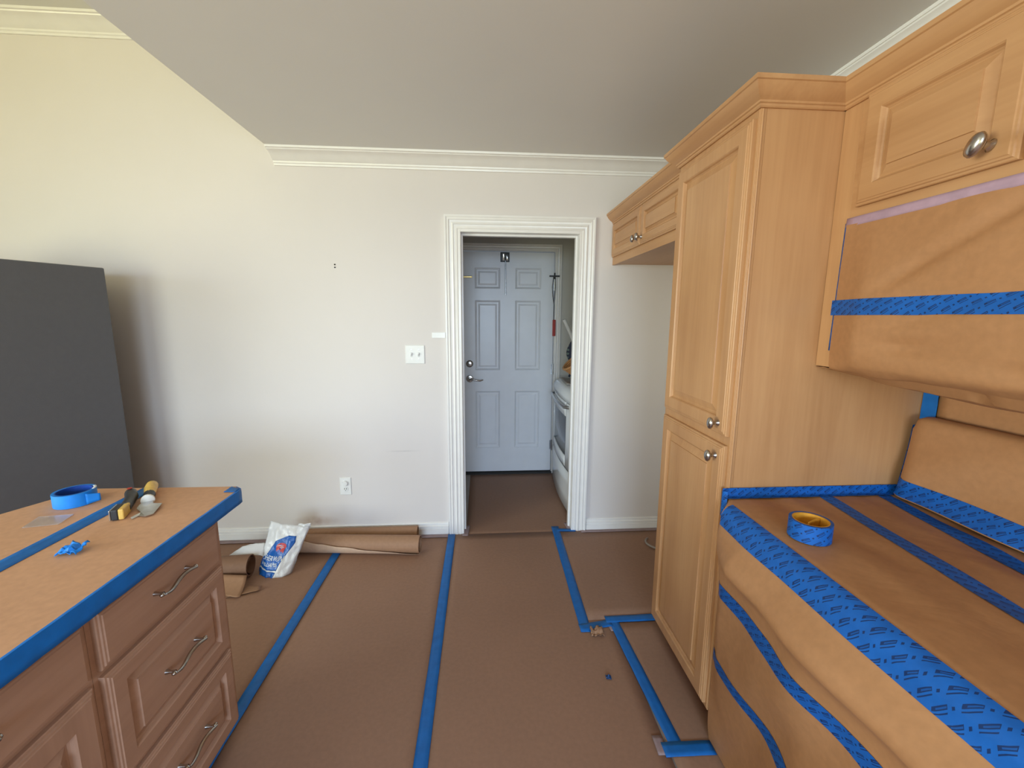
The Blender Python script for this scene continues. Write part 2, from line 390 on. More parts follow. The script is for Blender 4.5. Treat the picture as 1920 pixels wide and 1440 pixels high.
MB().tube([(.208, yd-.018, 1.985), (.210, yd-.016, 1.84), (.212, yd-.012, 1.688)], .006, 10).build('closer_rod', M_steel, dr, smooth=True)
MB().box(-.175, -.088, yd-.014, yd, 1.834, 1.850).build('brass_bolt', M_brass, dr, bevel=.003)
hb = MB().box(.602, .694, yd-.032, yd-.024, 1.850, 1.863).tube([(.649, yd-.028, 1.83), (.649, yd-.028, 1.885)], .006, 8)
tag(hb.build('latch_bar', M_black, origin=(.648, yd-.03, 1.83)), 'black crossbar latch at the upper right edge of the white entry door', 'latch')
for z in (1.015, .285, 1.78):
    MB().tube([(.655, yd-.006, z-.05), (.655, yd-.006, z+.05)], .007, 8).box(.636, .655, yd-.003, yd, z-.045, z+.045).build('hinge', M_steel, dr)
st = MB().tube([(.640, yd-.03, 1.85), (.632, yd-.022, 1.76), (.638, yd-.02, 1.68), (.650, yd-.02, 1.60), (.648, yd-.02, 1.47)], .0035, 6).tube([(.655, yd-.03, 1.85), (.660, yd-.02, 1.76), (.655, yd-.02, 1.70), (.648, yd-.02, 1.62)], .003, 6)
hs = thing('hanging_tag', (.65, yd-.02, 1.32), 'red tag on a dark string hung from the entry door latch', 'tag')
st.build('string', M_black, hs, smooth=True)
MB().box(.640, .668, yd-.026, yd-.016, 1.322, 1.47).build('red_tag', M_red, hs, bevel=.004)

# white range standing in the laundry room
sx, sy0, sy1 = .655, .16, .985
st = thing('white_stove', (sx+.3, .57, 0), 'white enamel cooking range with oven window, just inside the doorway on the right', 'stove')
def bow(y): return -.022*math.sin(PI*max(0, min(1, (y-sy0)/(sy1-sy0))))
MB().box(sx+.03, 1.30, sy0, sy1, .03, .885).build('body', M_enam, st, bevel=.012, seg=3)
dd = MB().grid(lambda a, b: (sx+bow(sy0+a*(sy1-sy0))+.002*math.cos(b*PI), sy0+a*(sy1-sy0), .02+b*.31), 16, 3)
dd.build('drawer', M_enam, st, smooth=True, solid=.012)
ov = MB()
wy_0, wy_1, wz_0, wz_1 = .345, .93, .425, .745
def ovf(y0, y1, za, zb): ov.grid(lambda a, b: (sx+bow(y0+a*(y1-y0)), y0+a*(y1-y0), za+b*(zb-za)), 10, 2)
ovf(sy0, wy_0, .35, .85); ovf(wy_1, sy1, .35, .85); ovf(wy_0, wy_1, .35, wz_0); ovf(wy_0, wy_1, wz_1, .85)
od = ov.build('oven_door', M_enam, st, smooth=True, solid=.016)
MB().grid(lambda a, b: (sx+.004+bow(wy_0+a*(wy_1-wy_0)), wy_0-.004+a*(wy_1-wy_0+.008), wz_0-.004+b*(wz_1-wz_0+.008)), 10, 2).build('oven_window', M_glass, od, smooth=True, solid=.004)
MB().tube([(sx+bow(.27), .27, .828), (sx-.035+bow(.30), .30, .828), (sx-.04+bow(.57), .57, .828), (sx-.035+bow(.90), .90, .828), (sx+bow(.94), .94, .828)], .012, 10).build('oven_handle', M_steel, od, smooth=True)
tp = MB().grid(lambda a, b: [(sx+bow(sy0+a*(sy1-sy0))+x, sy0+a*(sy1-sy0), z) for x, z in [((.0, .858), (-.008, .895), (.012, .935), (.06, .948), (.645, .948))[min(4, int(b*4+.5))]]][0], 12, 4)
tp.build('cooktop', M_enam, st, smooth=True, solid=.012, angle=60)
MB().box(1.22, 1.30, sy0, sy1, .94, 1.10).build('back_console', M_enam, st, bevel=.01)
tag(MB().grid(lambda a, b: (.672+.16*a+.02*b, .55+.36*b-.05*a, .961+.006*nz(a*4, b*4)+.03*max(0, a-.75)), 10, 10).build('newspaper', M_news, smooth=True, solid=.006), 'crumpled grey newspaper under the basket on the white range', 'newspaper')
# wicker basket with dark patterned cloth, and a white tube leaning beside it
bk = thing('wicker_basket', (.86, .66, .967), 'small tan wicker basket tipped on the newspaper on the white range', 'basket')
wk = MB()
ax = Vector((-.62, -.05, .78)).normalized(); bo = Vector((.83, .62, 1.028))
e1 = ax.orthogonal().normalized(); e2 = ax.cross(e1)
for i in range(11):
    h = i*.013; r = .062+.036*(i/10)
    wk.tube([bo+ax*h+(e1*math.cos(t)+e2*math.sin(t))*(r+.003*math.sin(9*t+i*PI)) for t in [2*PI*q/28 for q in range(29)]], .0075, 6, cap=False)
wk.build('weave', M_wick, bk, smooth=True)
MB().tube([bo+ax*.143+(e1*math.cos(t)+e2*math.sin(t))*.103 for t in [2*PI*q/28 for q in range(29)]], .010, 8, cap=False).build('rim', M_wick, bk, smooth=True)
MB().lathe([(.0, 0), (.062, 0), (.064, .004), (0, .005)], bo, ax).build('bottom', M_wick, bk)
def cloth_mat():
    k = NT('patterned_cloth'); v = k.coord('Object', (1, 1, 1)); sp = k.n('ShaderNodeSeparateXYZ'); k.l(v, sp.inputs[0])
    a = k.math('ADD', sp.outputs[0], sp.outputs[2]); b = k.math('SUBTRACT', sp.outputs[2], sp.outputs[0])
    f = k.math('MULTIPLY', k.math('SINE', k.math('MULTIPLY', a, 95)), k.math('SINE', k.math('MULTIPLY', b, 95)))
    return k.fin(k.ramp(f, [(.30, srgb(52, 58, 78)), (.42, srgb(70, 78, 84)), (.62, srgb(168, 176, 170)), (.75, srgb(96, 126, 118))]), .8)
M_cloth = cloth_mat()
tag(MB().grid(lambda a, b: (.745+.10*a+.02*math.sin(b*7), .80+.03*math.sin(a*6+b*3), .985+.30*b-.06*a*b+.015*math.sin(a*9)), 14, 16).build('patterned_cloth', M_cloth, smooth=True, solid=.02), 'dark cloth with pale diamond pattern bunched behind the wicker basket', 'cloth')
tag(MB().tube([(.70, .86, 1.475), (.765, .87, 1.345), (.90, .90, 1.08), (.955, .912, .966)], .016, 12).build('white_tube', M_white, smooth=True, angle=60), 'thin white tube leaning above the white range in the laundry room', 'tube')

# ------------------------------------------------------------------ cabinet parts
DP = [(0, -.018), (0, -.008), (.002, -.006), (.006, -.0055), (.008, -.0025), (.012, -.002), (.014, 0)]
def cab_door(parent, name, O, U, V, N, w, h, mat, pmat, stile=.055, panel=True, field=.034):
    O, U, V, N = Vector(O), Vector(U), Vector(V), Vector(N)
    if panel:
        fr = MB().loops(O, U, V, N, w, h, DP+[(stile-.003, 0), (stile, -.003), (stile+.003, -.009), (stile+.007, -.012)], cap=False)
        # back and edges
        fr.loops(O, U, V, N, w, h, [(0, -.018), (.05, -.018)], cap=True)
        d = fr.build(name, mat, parent)
        s = stile+.0065
        MB().loops(O, U, V, N, w, h, [(s, -.0122), (s+.004, -.0122), (s+.006, -.0115), (s+field-.006, -.0045), (s+field-.005, -.001), (s+field, -.001)]).build('panel', pmat, d)
    else:
        fr = MB().loops(O, U, V, N, w, h, DP); fr.loops(O, U, V, N, w, h, [(0, -.018), (.05, -.018)], cap=True)
        d = fr.build(name, mat, parent)
    return d
def frame(parent, x0, x1, y0, y1, z0, z1, stiles, rails, mat):
    """face frame: stiles [(ya, yb)] run full height, rails [(za, zb)] fill between them"""
    m = MB(); st = sorted(stiles)
    for a, b in st: m.box(x0, x1, a, b, z0, z1)
    for i in range(len(st)-1):
        for za, zb_ in rails: m.box(x0, x1, st[i][1], st[i+1][0], za, zb_)
    return m.build('face_frame', mat, parent)
def knob(parent, P, N, sx=.72, up=(0, 0, 1), sc=1.12):
    k = MB().lathe([(r_*sc, h_*sc) for r_, h_ in [(.009, 0), (.009, .002), (.0055, .005), (.005, .013), (.009, .018), (.0155, .021), (.0175, .025), (.016, .029), (.010, .032), (0, .033)]], P, N, 20, sx, up)
    return k.build('knob', M_nick, parent, smooth=True, angle=50)
def pull(parent, P, U, N, L=.12):
    """wavy bar pull centred at P, along U, standing off N"""
    P, U, N = Vector(P), Vector(U), Vector(N); Z = Vector((0, 0, 1)); pts = []; rad = []
    for i in range(17):
        t = i/16; s = (t-.5)*L
        pts.append(P+U*s+N*(.026-.004*math.cos((t-.5)*PI*2))+Z*(.006*math.sin((t-.5)*2*PI)))
        rad.append(.0035+.0022*math.cos((t-.5)*PI))
    m = MB().tube(pts, rad, 8)
    for s in (-.5, .5):
        q = P+U*(s*L*.96); m.tube([q, q+N*.012, q+N*.024], [.0065, .0042, .005], 8)
        m.lathe([(.0, -.006), (.005, -.004), (.0062, 0), (.005, .004), (0, .006)], P+U*(s*(L+.006))+N*.024, U, 8)
    return m.build('handle', M_nick, parent, smooth=True, angle=60)
CC = [(0, 0), (.006, 0), (.009, .003), (.009, .009), (.013, .011), (.014, .016), (.018, .019), (.026, .024), (.036, .034), (.043, .044), (.046, .050), (.050, .052), (.050, .064), (0, .064)]
ZCR = 2.076
XC, YN, YFAR = .785, -1.525, -1.035       # pantry face plane, near end, far end
# tall pantry
pa = thing('pantry_cabinet', ((XC+XR)/2, (YN+YFAR)/2, 0), 'tall maple pantry cabinet with two stacked doors, beside the doorway wall', 'cabinet')
MB().box(XC+.018, XR, YN+.006, YFAR, .125, 2.13).build('carcass', W_z, pa)
MB().box(XC+.018, XR, YN, YN+.006, .125, 2.10).build('end_panel', W_z, pa)
ff = MB().box(XC, XC+.018, YN, YN+.045, .125, 2.10).box(XC, XC+.018, YFAR-.045, YFAR, .125, 2.10).box(XC, XC+.018, YN+.045, YFAR-.045, 2.03, 2.10).box(XC, XC+.018, YN+.045, YFAR-.045, .125, .17).box(XC, XC+.018, YN+.045, YFAR-.045, 1.06, 1.14)
ff.build('face_frame', W_z, pa, bevel=.0015)
MB().tube([(XC+.001, YN+.006, .13), (XC+.001, YN+.006, 2.075)], .0028, 8).tube([(XC+.006, YN-.0005, .13), (XC+.006, YN-.0005, 2.075)], .0028, 8).build('corner_bead', W_z, pa, smooth=True)
MB().box(XC+.075, XR, YN, YFAR, 0, .125).build('toe_kick', I_z, pa)
nx = (-1, 0, 0); uy = (0, -1, 0); uz = (0, 0, 1)
ud = cab_door(pa, 'door', (XC-.018, -1.052, 1.118), uy, uz, nx, .458, .937, W_z, W_z)
knob(ud, (XC-.018, -1.475, 1.155), nx)
ld = cab_door(pa, 'door', (XC-.018, -1.052, .142), uy, uz, nx, .458, .945, W_z, W_z)
knob(ld, (XC-.018, -1.475, 1.045), nx)
MB().sweep([(1.035, YN, ZCR), (XC, YN, ZCR), (XC, YFAR+.001, ZCR), (.838, YFAR+.001, ZCR)], CC).build('crown', W_y, pa, smooth=True, angle=25)
MB().box(XC-.04, XR, YN-.04, YFAR+.04, ZCR+.058, ZCR+.064).build('top_board', W_y, pa)
# over-fridge cabinet
XS = .840
sc_ = thing('hanging_cabinet', ((XS+XR)/2, -.5, 1.826), 'short maple two-door wall cabinet over the empty fridge bay', 'cabinet')
MB().box(XS+.018, XR, YFAR+.001, -.001, 1.832, 2.13).build('carcass', W_y, sc_)
frame(sc_, XS, XS+.018, YFAR+.001, -.001, 1.826, 2.10, [(YFAR+.001, YFAR+.06), (-.56, -.48), (-.04, -.001)], [(1.826, 1.878), (2.06, 2.10)], W_y)
for ya, yb, ky in ((-.022, -.508, -.482), (-.516, -.985, -.545)):
    d_ = cab_door(sc_, 'door', (XS-.018, ya, 1.872), uy, uz, nx, ya-yb, .200, W_y, W_y, .045, True, .022)
    knob(d_, (XS-.018, ky, 1.906), nx)
MB().sweep([(XS, YFAR+.001, ZCR), (XS, -.001, ZCR)], CC).build('crown', W_y, sc_, smooth=True, angle=25)
# cabinet over the wrapped microwave
XU, YE = 1.035, -2.62
uc = thing('hanging_cabinet', ((XU+XR)/2, -2.0, 1.35), 'maple wall cabinet with oval nickel knob above the paper-wrapped microwave', 'cabinet')
MB().box(XU+.018, XR, YE, YN-.001, 1.765, 2.13).build('carcass', W_y, uc)
MB().box(XU, XU+.35, YN-.060, YN-.001, 1.350, 2.10).build('filler_strip', W_z, uc, bevel=.001)
frame(uc, XU, XU+.018, YE, YN-.061, 1.745, 2.10, [(YE, YE+.05), (-2.02, -1.95), (YN-.10, YN-.0605)], [(1.745, 1.80), (2.06, 2.10)], W_y)
for ya, yb, ky in ((-1.612, -1.972, -1.928), (-1.990, -2.35, -2.03)):
    d_ = cab_door(uc, 'door', (XU-.019, ya, 1.796), uy, uz, nx, ya-yb, .283, W_y, W_y, .052, True, .03)
    knob(d_, (XU-.019, ky, 1.836), nx, .62, (0, -.5, .86), 1.4)
MB().sweep([(XU, YE, ZCR), (XU, YN-.001, ZCR)], CC).build('crown', W_y, uc, smooth=True, angle=25)
MB().box(XU-.04, XR, YE, YN-.04, ZCR+.058, ZCR+.064).build('top_board', W_y, uc)

# ------------------------------------------------------------------ draped paper surfaces
def cat(P, t):
    """smooth curve through points P (x,z), t 0..1 by arc length"""
    L = [0]
    for i in range(1, len(P)): L.append(L[-1]+math.hypot(P[i][0]-P[i-1][0], P[i][1]-P[i-1][1]))
    s = t*L[-1]; i = 0
    while i < len(P)-2 and s > L[i+1]: i += 1
    f = (s-L[i])/(L[i+1]-L[i])
    p0, p1, p2, p3 = P[max(i-1, 0)], P[i], P[i+1], P[min(i+2, len(P)-1)]
    def c(a, b, c_, d):
        m1 = (c_-a)*.35; m2 = (d-b)*.35
        return (2*f**3-3*f*f+1)*b+(f**3-2*f*f+f)*m1+(-2*f**3+3*f*f)*c_+(f**3-f*f)*m2
    return c(p0[0], p1[0], p2[0], p3[0]), c(p0[1], p1[1], p2[1], p3[1])
def normal(fn, s, y, e=.004):
    a = Vector(fn(s+e, y))-Vector(fn(s-e, y)); b = Vector(fn(s, y+e))-Vector(fn(s, y-e))
    return a.cross(b).normalized()
def sheet(fn, s0, s1, y0, y1, ns, ny, off=0, sgn=1, printed=True):
    """patch of a draped surface; s0/s1 may vary with y"""
    m = MB()
    g0 = s0 if callable(s0) else (lambda y: s0)
    g1 = s1 if callable(s1) else (lambda y: s1)
    def f(a, b):
        y = y0+(y1-y0)*b; s = g0(y)+(g1(y)-g0(y))*a; p = Vector(fn(s, y))
        return p+normal(fn, s, y)*off*sgn if off else p
    return m.grid(f, ns, ny, lambda a, b: (abs(y1-y0)*b, (1-a)*.048))
# --- range wrapped in paper
RP = [(1.395, .924), (1.33, .924), (1.1, .924), (.90, .924), (.785, .923), (.755, .914), (.738, .893), (.733, .862), (.715, .815), (.712, .775), (.735, .71), (.742, .64), (.752, .50), (.765, .37), (.782, .20), (.800, .012)]
RL = [0]
for i in range(1, len(RP)): RL.append(RL[-1]+math.hypot(RP[i][0]-RP[i-1][0], RP[i][1]-RP[i-1][1]))
def s_top(x):  return (1.395-x)/RL[-1]
def s_front(z):
    for i in range(6, len(RP)-1):
        if RP[i+1][1] <= z <= RP[i][1]:
            return (RL[i]+(RP[i][1]-z)/(RP[i][1]-RP[i+1][1])*(RL[i+1]-RL[i]))/RL[-1]
    return 1
def frange(s, y):
    x, z = cat(RP, max(0, min(1, s)))
    top = 1 if z > .90 else 0; d = -y-1.53
    if top:
        e = min(1, max(0, (x-.80)/.1))
        z += e*(.008*nz(x*5+y*2, y*3.2, 3)+.005*nz(x*14, y*5+x*5, 7))
    else:
        b = min(1, max(0, (d-.02)/.16))                        # handle bulge fades at the pantry end
        hb = math.exp(-((z-.785)/.055)**2); x += .030*hb*(1-b)-.034*hb*b
        k = min(1, max(0, (.90-z)/.25))
        fold = math.sin((y*1.0-(.9-z)*.85)*17+2*nz(y*2, z*2))
        x -= k*(.013*fold*min(1, d/.35)+  .017*nz(y*3.2+z*2.2, z*2.5, 5)+.006*nz(y*9, z*7, 1))
        x = min(x, .80)
    q = min(1, max(0, d/.055)); q = q*q*(3-2*q)             # hugs the pantry corner at its far end
    if x < .785: x = .785+(x-.785)*q
    return (x, y, z)
RY0, RY1 = YN-.004, -2.62
rg = thing('wrapped_range', (1.08, -2.0, 0), 'cooking range wrapped in brown paper and printed blue tape beside the pantry', 'range')
MB().box(.84, 1.40, RY1, RY0-.01, 0, .905).build('body', M_enam, rg)
sheet(frange, 0, 1, RY0, RY1, 110, 90).build('paper_cover', P_cov, rg, smooth=True, angle=180, fix=True)
def rtape(s0, s1, y0, y1, ns=6, ny=60, mat=T_prt, off=.0015, label=None):
    o = sheet(frange, s0, s1, y0, y1, ns, ny, off, -1).build('tape_strip', mat, rg, smooth=True, angle=180); return o
rtape(lambda y: s_top(.775), lambda y: s_front(.858), RY0-.055, RY1, 12, 70)
rtape(lambda y: s_front(.655), lambda y: s_front(.600), RY0-.004, RY1, 6, 60)
rtape(lambda y: s_front(.385-.02*(-y-1.55)), lambda y: s_front(.335-.02*(-y-1.55)), RY0-.004, RY1, 6, 60)
rtape(lambda y: s_top(1.128+.11*(y+1.55)), lambda y: s_top(1.080+.11*(y+1.55)), RY0-.02, RY1, 5, 60)
rtape(lambda y: s_top(1.318+.14*(y+1.55)), lambda y: s_top(1.268+.14*(y+1.55)), RY0-.02, RY1, 5, 60)
# tape joining the top to the pantry side, turned up against it
m = MB().grid(lambda a, b: (.768+(1.40-.768)*a, RY0-.0015-.022*max(0, 1-b*2), .9275+.026*max(0, b*2-1)+.001*nz(a*30, b*9)), 40, 4, lambda a, b: (a*.63, b*.048))
m.build('tape_strip', T_prt, rg, smooth=True, angle=180)
m = MB().grid(lambda a, b: (.775-.008*math.sin(a*PI), RY0+.012-.03*a, .862+.085*b+.002*nz(a*9, b*9)), 6, 8, lambda a, b: (b*.08, a*.04)); m.build('tape_strip', T_prt, rg, smooth=True, angle=180)
# raised back console of the range
def fcons(a, y):
    P = [(1.408, 1.19), (1.385, 1.196), (1.362, 1.188), (1.352, 1.165), (1.347, 1.10), (1.338, 1.02), (1.328, .955), (1.318, .932)]
    x, z = cat(P, a); d = max(0, -y-1.548); r = .045
    if d < r: z = min(z, 1.196-(r-math.sqrt(max(0, r*r-(r-d)**2)))); x += .02*(1-d/r)**2
    q = min(1, d/.04)
    x -= q*(.006*nz(y*6+z*7, z*5, 2)+.010*math.sin((y*.8+z*1.25)*19+1.5)*.5*min(1, max(0, (1.17-z)/.08)))
    return (min(x, 1.405), y, z)
sheet(fcons, 0, 1, -1.548, RY1, 30, 70).build('console_cover', P_cov, rg, smooth=True, angle=180)
m = MB().grid(lambda a, b: (fcons(a, -1.549)[0]+b*(1.408-fcons(a, -1.549)[0]), -1.546, fcons(a, -1.549)[2]), 30, 4, lambda a, b: (a*.28, b*.048)); m.build('tape_strip', T_prt, rg, smooth=True)
def fc_tape(s, y): return fcons(s, y)
sheet(fcons, .80, .985, -1.552, RY1, 6, 60, .0018, -1).build('tape_strip', T_prt, rg, smooth=True, angle=180)
sheet(fcons, .22, .72, lambda: 0, 0, 1, 1) if False else None
# wall paper behind the range
bs = thing('backsplash_paper', (XR-.004, -2.0, .93), 'brown paper sheet taped to the wall between wrapped range and microwave', 'paper')
MB().grid(lambda a, b: (XR-.004-.006*max(0, nz(a*9, b*4)), YN-.045-a*1.05, .93+.42*b), 30, 14).build('sheet', P_cov, bs, smooth=True, solid=.001)
MB().grid(lambda a, b: (XR-.0095-.003*abs(nz(a*8, b*12)), YN-.003-.047*a, .93+.40*b), 4, 20, lambda a, b: (b*.4, a*.048)).build('tape_strip', T_blue, bs, smooth=True)
# --- microwave wrapped in paper
MP = [(1.030, 1.758), (1.022, 1.70), (1.010, 1.62), (1.004, 1.53), (1.000, 1.46), (1.000, 1.40), (1.010, 1.362), (1.035, 1.345), (1.10, 1.330), (1.22, 1.308), (1.34, 1.288), (1.408, 1.276)]
ML_ = [0]
for i in range(1, len(MP)): ML_.append(ML_[-1]+math.hypot(MP[i][0]-MP[i-1][0], MP[i][1]-MP[i-1][1]))
def fmic(s, y):
    x, z = cat(MP, max(0, min(1, s))); d = max(0, -y-1.585); q = min(1, d/.10); e = min(1, max(0, (1.755-z)/.06))
    x = 1.028+(x-1.028)*(.15+.85*q) if z > 1.35 and x < 1.03 else x
    x -= q*e*(.008*nz(y*5, z*4, 9))
    # soft diagonal creases rising to the right
    for (cy, cz, sl, wd, am) in ((-1.78, 1.60, .55, .018, .013), (-1.86, 1.50, .30, .014, .006), (-1.75, 1.43, -.12, .02, .008), (-1.95, 1.44, .1, .02, .008)):
        h = z-(cz+sl*(-(y-cy))); x += (1 if z > 1.36 else 0)*am*math.exp(-(h/wd)**2)*min(1, max(0, (d-.10)/.12))
    zz = z-(.018*min(1, d/.25) if x > 1.05 else 0)-(.012*q*abs(nz(y*6, x*5)) if x > 1.03 else 0)
    return (x, y, zz)
mw = thing('wrapped_microwave', (1.22, -2.0, 1.30), 'over-range microwave wrapped in brown paper with one printed blue tape band', 'microwave')
MB().box(1.05, 1.40, -2.35, -1.60, 1.37, 1.74).build('body', M_black, mw)
sheet(fmic, 0, 1, -1.586, -2.62, 80, 80).build('paper_cover', P_cov, mw, smooth=True, angle=180)
# underside flap reaching the pantry
MB().grid(lambda a, b: (1.036+a*(1.408-1.036), -1.586+b*.058, fmic(.40+.0*a, -1.586)[2]*0+(1.346-.070*a)+.003*nz(a*6, b*3)), 12, 4).build('paper_flap', P_cov, mw, smooth=True, solid=.001)
def s_mic(z):
    for i in range(len(MP)-1):
        if MP[i+1][1] <= z <= MP[i][1]: return (ML_[i]+(MP[i][1]-z)/(MP[i][1]-MP[i+1][1])*(ML_[i+1]-ML_[i]))/ML_[-1]
    return 1
sheet(fmic, s_mic(1.549), s_mic(1.503), -1.575, -2.62, 6, 60, .0022, -1).build('tape_strip', T_prt, mw, smooth=True, angle=180)
sheet(fmic, 0.0, s_mic(1.728), -1.586, -2.62, 4, 40, .0012, -1)
MB().grid(lambda a, b: (1.0305-.002*b, -1.583-a*1.04, 1.772-.024*b-.004*a), 40, 3, lambda a, b: (a, b*.048)).build('tape_strip', T_lil, mw, smooth=True, solid=.0006)
MB().grid(lambda a, b: (1.0330-.006*b, -1.577-.010*a, 1.760-.36*b), 2, 20, lambda a, b: (b*.36, a*.048)).build('tape_strip', T_prt, mw, smooth=True, solid=.001)

# ------------------------------------------------------------------ island
IX, IF = -.842, -.860                     # drawer face plane, face frame plane
yA, yB, yC = -1.42, -1.888, -2.62
def unit(label, y1, y0):
    t = thing('island_cabinet', ((IF-1.4)/2, (y0+y1)/2, 0), label, 'cabinet')
    MB().box(-1.36, IF-.018, y0, y1, .10, .872).build('carcass', I_y, t)
    MB().box(-1.30, IF-.08, y0, y1, 0, .10).build('toe_kick', I_y, t)
    return t
ix = (1, 0, 0); iy = (0, 1, 0)
i1 = unit('maple island cabinet with three drawers and wavy bar pulls, far end of island', yA, yB)
frame(i1, IF-.018, IF, yB, yA, .10, .872, [(yB, yB+.02), (yA-.028, yA)], [(.10, .12), (.385, .402), (.688, .705), (.855, .872)], I_y)
def dfront(t, y0, y1, z0, z1, panel, hy=True, stile=.05):
    d_ = cab_door(t, 'drawer_front', (IX, y0, z0), iy, uz, ix, y1-y0, z1-z0, I_y, I_y, stile, panel, .026)
    if hy: pull(d_, (IX-.001, (y0+y1)/2, (z0+z1)/2+.008), iy, ix)
    return d_
dfront(i1, -1.876, -1.448, .706, .848, False)
dfront(i1, -1.876, -1.440, .402, .690, True)
dfront(i1, -1.876, -1.440, .112, .386, True)
i2 = unit('maple island cabinet with one drawer above a door, nearest the camera', yB-.0005, yC)
frame(i2, IF-.018, IF, yC, yB-.001, .10, .872, [(yC, yC+.2), (yB-.021, yB-.001)], [(.10, .12), (.688, .705), (.855, .872)], I_y)
dfront(i2, -2.42, -1.902, .706, .848, False)
dd_ = cab_door(i2, 'door', (IX, -2.42, .112), iy, uz, ix, .518, .578, I_z, I_z, .058, True, .03)
knob(dd_, (IX, -2.37, .64), ix)
ISL = [(-.812, -2.75), (-.812, -1.362), (-.838, -1.338), (-1.290, -1.332), (-1.325, -1.350), (-1.47, -1.66), (-1.47, -2.75)]
tag(MB().prism([(x, y) for x, y in ISL], .873, .914).build('worktop', I_y, bevel=.004), 'island worktop slab under the brown paper and blue tape', 'worktop')
tp = MB().prism([(x*1.0+(.002 if x > -.9 else 0), y) for x, y in ISL], .9145, .9165)
tag(tp.build('paper_sheet', P_isl, bevel=.0006), 'smooth brown paper sheet covering the island worktop', 'paper')
def strip(name_label, pts, wdt, z, mat, prt=False, nseg=24, thick=.0008, grp=None):
    """flat tape strip along 2D points"""
    A, B = Vector(pts[0]+(0,)), Vector(pts[1]+(0,)); t = (B-A).normalized(); nn = Vector((-t.y, t.x, 0)); L = (B-A).length; sd = random.random()*40
    def f(a, b):
        p = A+t*L*a+nn*wdt*(b-.5); p += nn*.0012*nz(a*L*14+sd, b*.3)
        return (p.x, p.y, z+.0006*nz(a*L*20+sd, b*3))
    m = MB().grid(f, nseg, 3, lambda a, b: (a*L, b*.048))
    o = m.build('tape_strip', mat, smooth=True, solid=thick, angle=180); return tag(o, name_label, 'tape', grp)
strip('blue tape strip running lengthwise over the paper on the island top', ((-1.108, -2.74), (-1.114, -1.335)), .050, .9175, T_blue)
# edge tape folded over the front edge
def edge(a, b):
    L = 1.40; y = -2.74+a*L
    yy = min(y, -1.342)
    P = [(-.8145, .9178), (-.8090, .9172), (-.8086, .905), (-.8088, .885), (-.8086, .871)]
    q = P[min(4, int(b*4+.5))]; return (q[0]+.001*nz(a*40, b*2)-max(0, y+1.362)*1.08, yy, q[1]+.0012*nz(a*30, 3+b))
tag(MB().grid(edge, 70, 4, lambda a, b: (a*1.4, b*.048)).build('tape_strip', tape_mat('edge_blue_tape', srgb(12, 112, 200)), smooth=True, solid=.0008, angle=50), 'blue tape strip folded over the long front edge of the island top', 'tape')
tag(MB().grid(lambda a, b: (-.850+.036*a, -1.345-.045*b-.018*a*(1-b), .9190+.0012*nz(a*6, b*6)), 10, 8, lambda a, b: (a*.05, b*.048)).build('tape_patch', T_blue, smooth=True, solid=.001), 'short blue tape patch folded over the far front corner of the island', 'tape')

# ------------------------------------------------------------------ things on the island
def tape_roll(loc, ro, ri, h, mat, cmat, label, printed=False, core=.003):
    t = thing('tape_roll', loc, label, 'tape roll'); L = Vector(loc); n = 40
    m = MB()
    for (r0, z_0, r1, z_1) in ((ro, 0, ro, h), (ro, h, ri, h), (ri, h, ri, 0), (ri, 0, ro, 0)):
        m.grid(lambda a, b, r0=r0, z_0=z_0, r1=r1, z_1=z_1: L+Vector(((r0+(r1-r0)*b)*math.cos(2*PI*a), (r0+(r1-r0)*b)*math.sin(2*PI*a), z_0+(z_1-z_0)*b)), n, 1, lambda a, b: (a*2*PI*ro, b*h))
    m.build('tape', mat, t, smooth=True)
    m = MB()
    for (r0, z_0, r1, z_1) in ((ri-core, h*.995, ri-core, 0), (ri-.0002, h*1.003, ri-core, h*1.003)):
        m.grid(lambda a, b, r0=r0, z_0=z_0, r1=r1, z_1=z_1: L+Vector(((r0+(r1-r0)*b)*math.cos(2*PI*a), (r0+(r1-r0)*b)*math.sin(2*PI*a), z_0+(z_1-z_0)*b)), n, 1)
    m.build('core', cmat, t, smooth=True)
    return t
r1 = tape_roll((-1.255, -1.444, .9175), .050, .043, .040, tape_mat('bright_blue_tape', srgb(28, 132, 226)), tape_mat('inner_blue_tape', srgb(22, 70, 160)), 'plain bright blue tape roll lying on the island paper')
L = Vector((-1.255, -1.444, .9175))
MB().grid(lambda a, b: L+Vector((.0505*math.cos(-.25)+.022*a, .0505*math.sin(-.25)-.008+.024*a, .002+.034*b*(1-.35*a)+.004*a)), 6, 4).build('loose_end', bpy.data.materials['bright_blue_tape'], r1, smooth=True, solid=.0006)
MB().grid(lambda a, b: L+Vector(((.0432+.0066*b)*math.cos(.25+.75*a), (.0432+.0066*b)*math.sin(.25+.75*a), .0405)), 10, 2).build('label_ring', M_white, r1, smooth=True, solid=.0006)
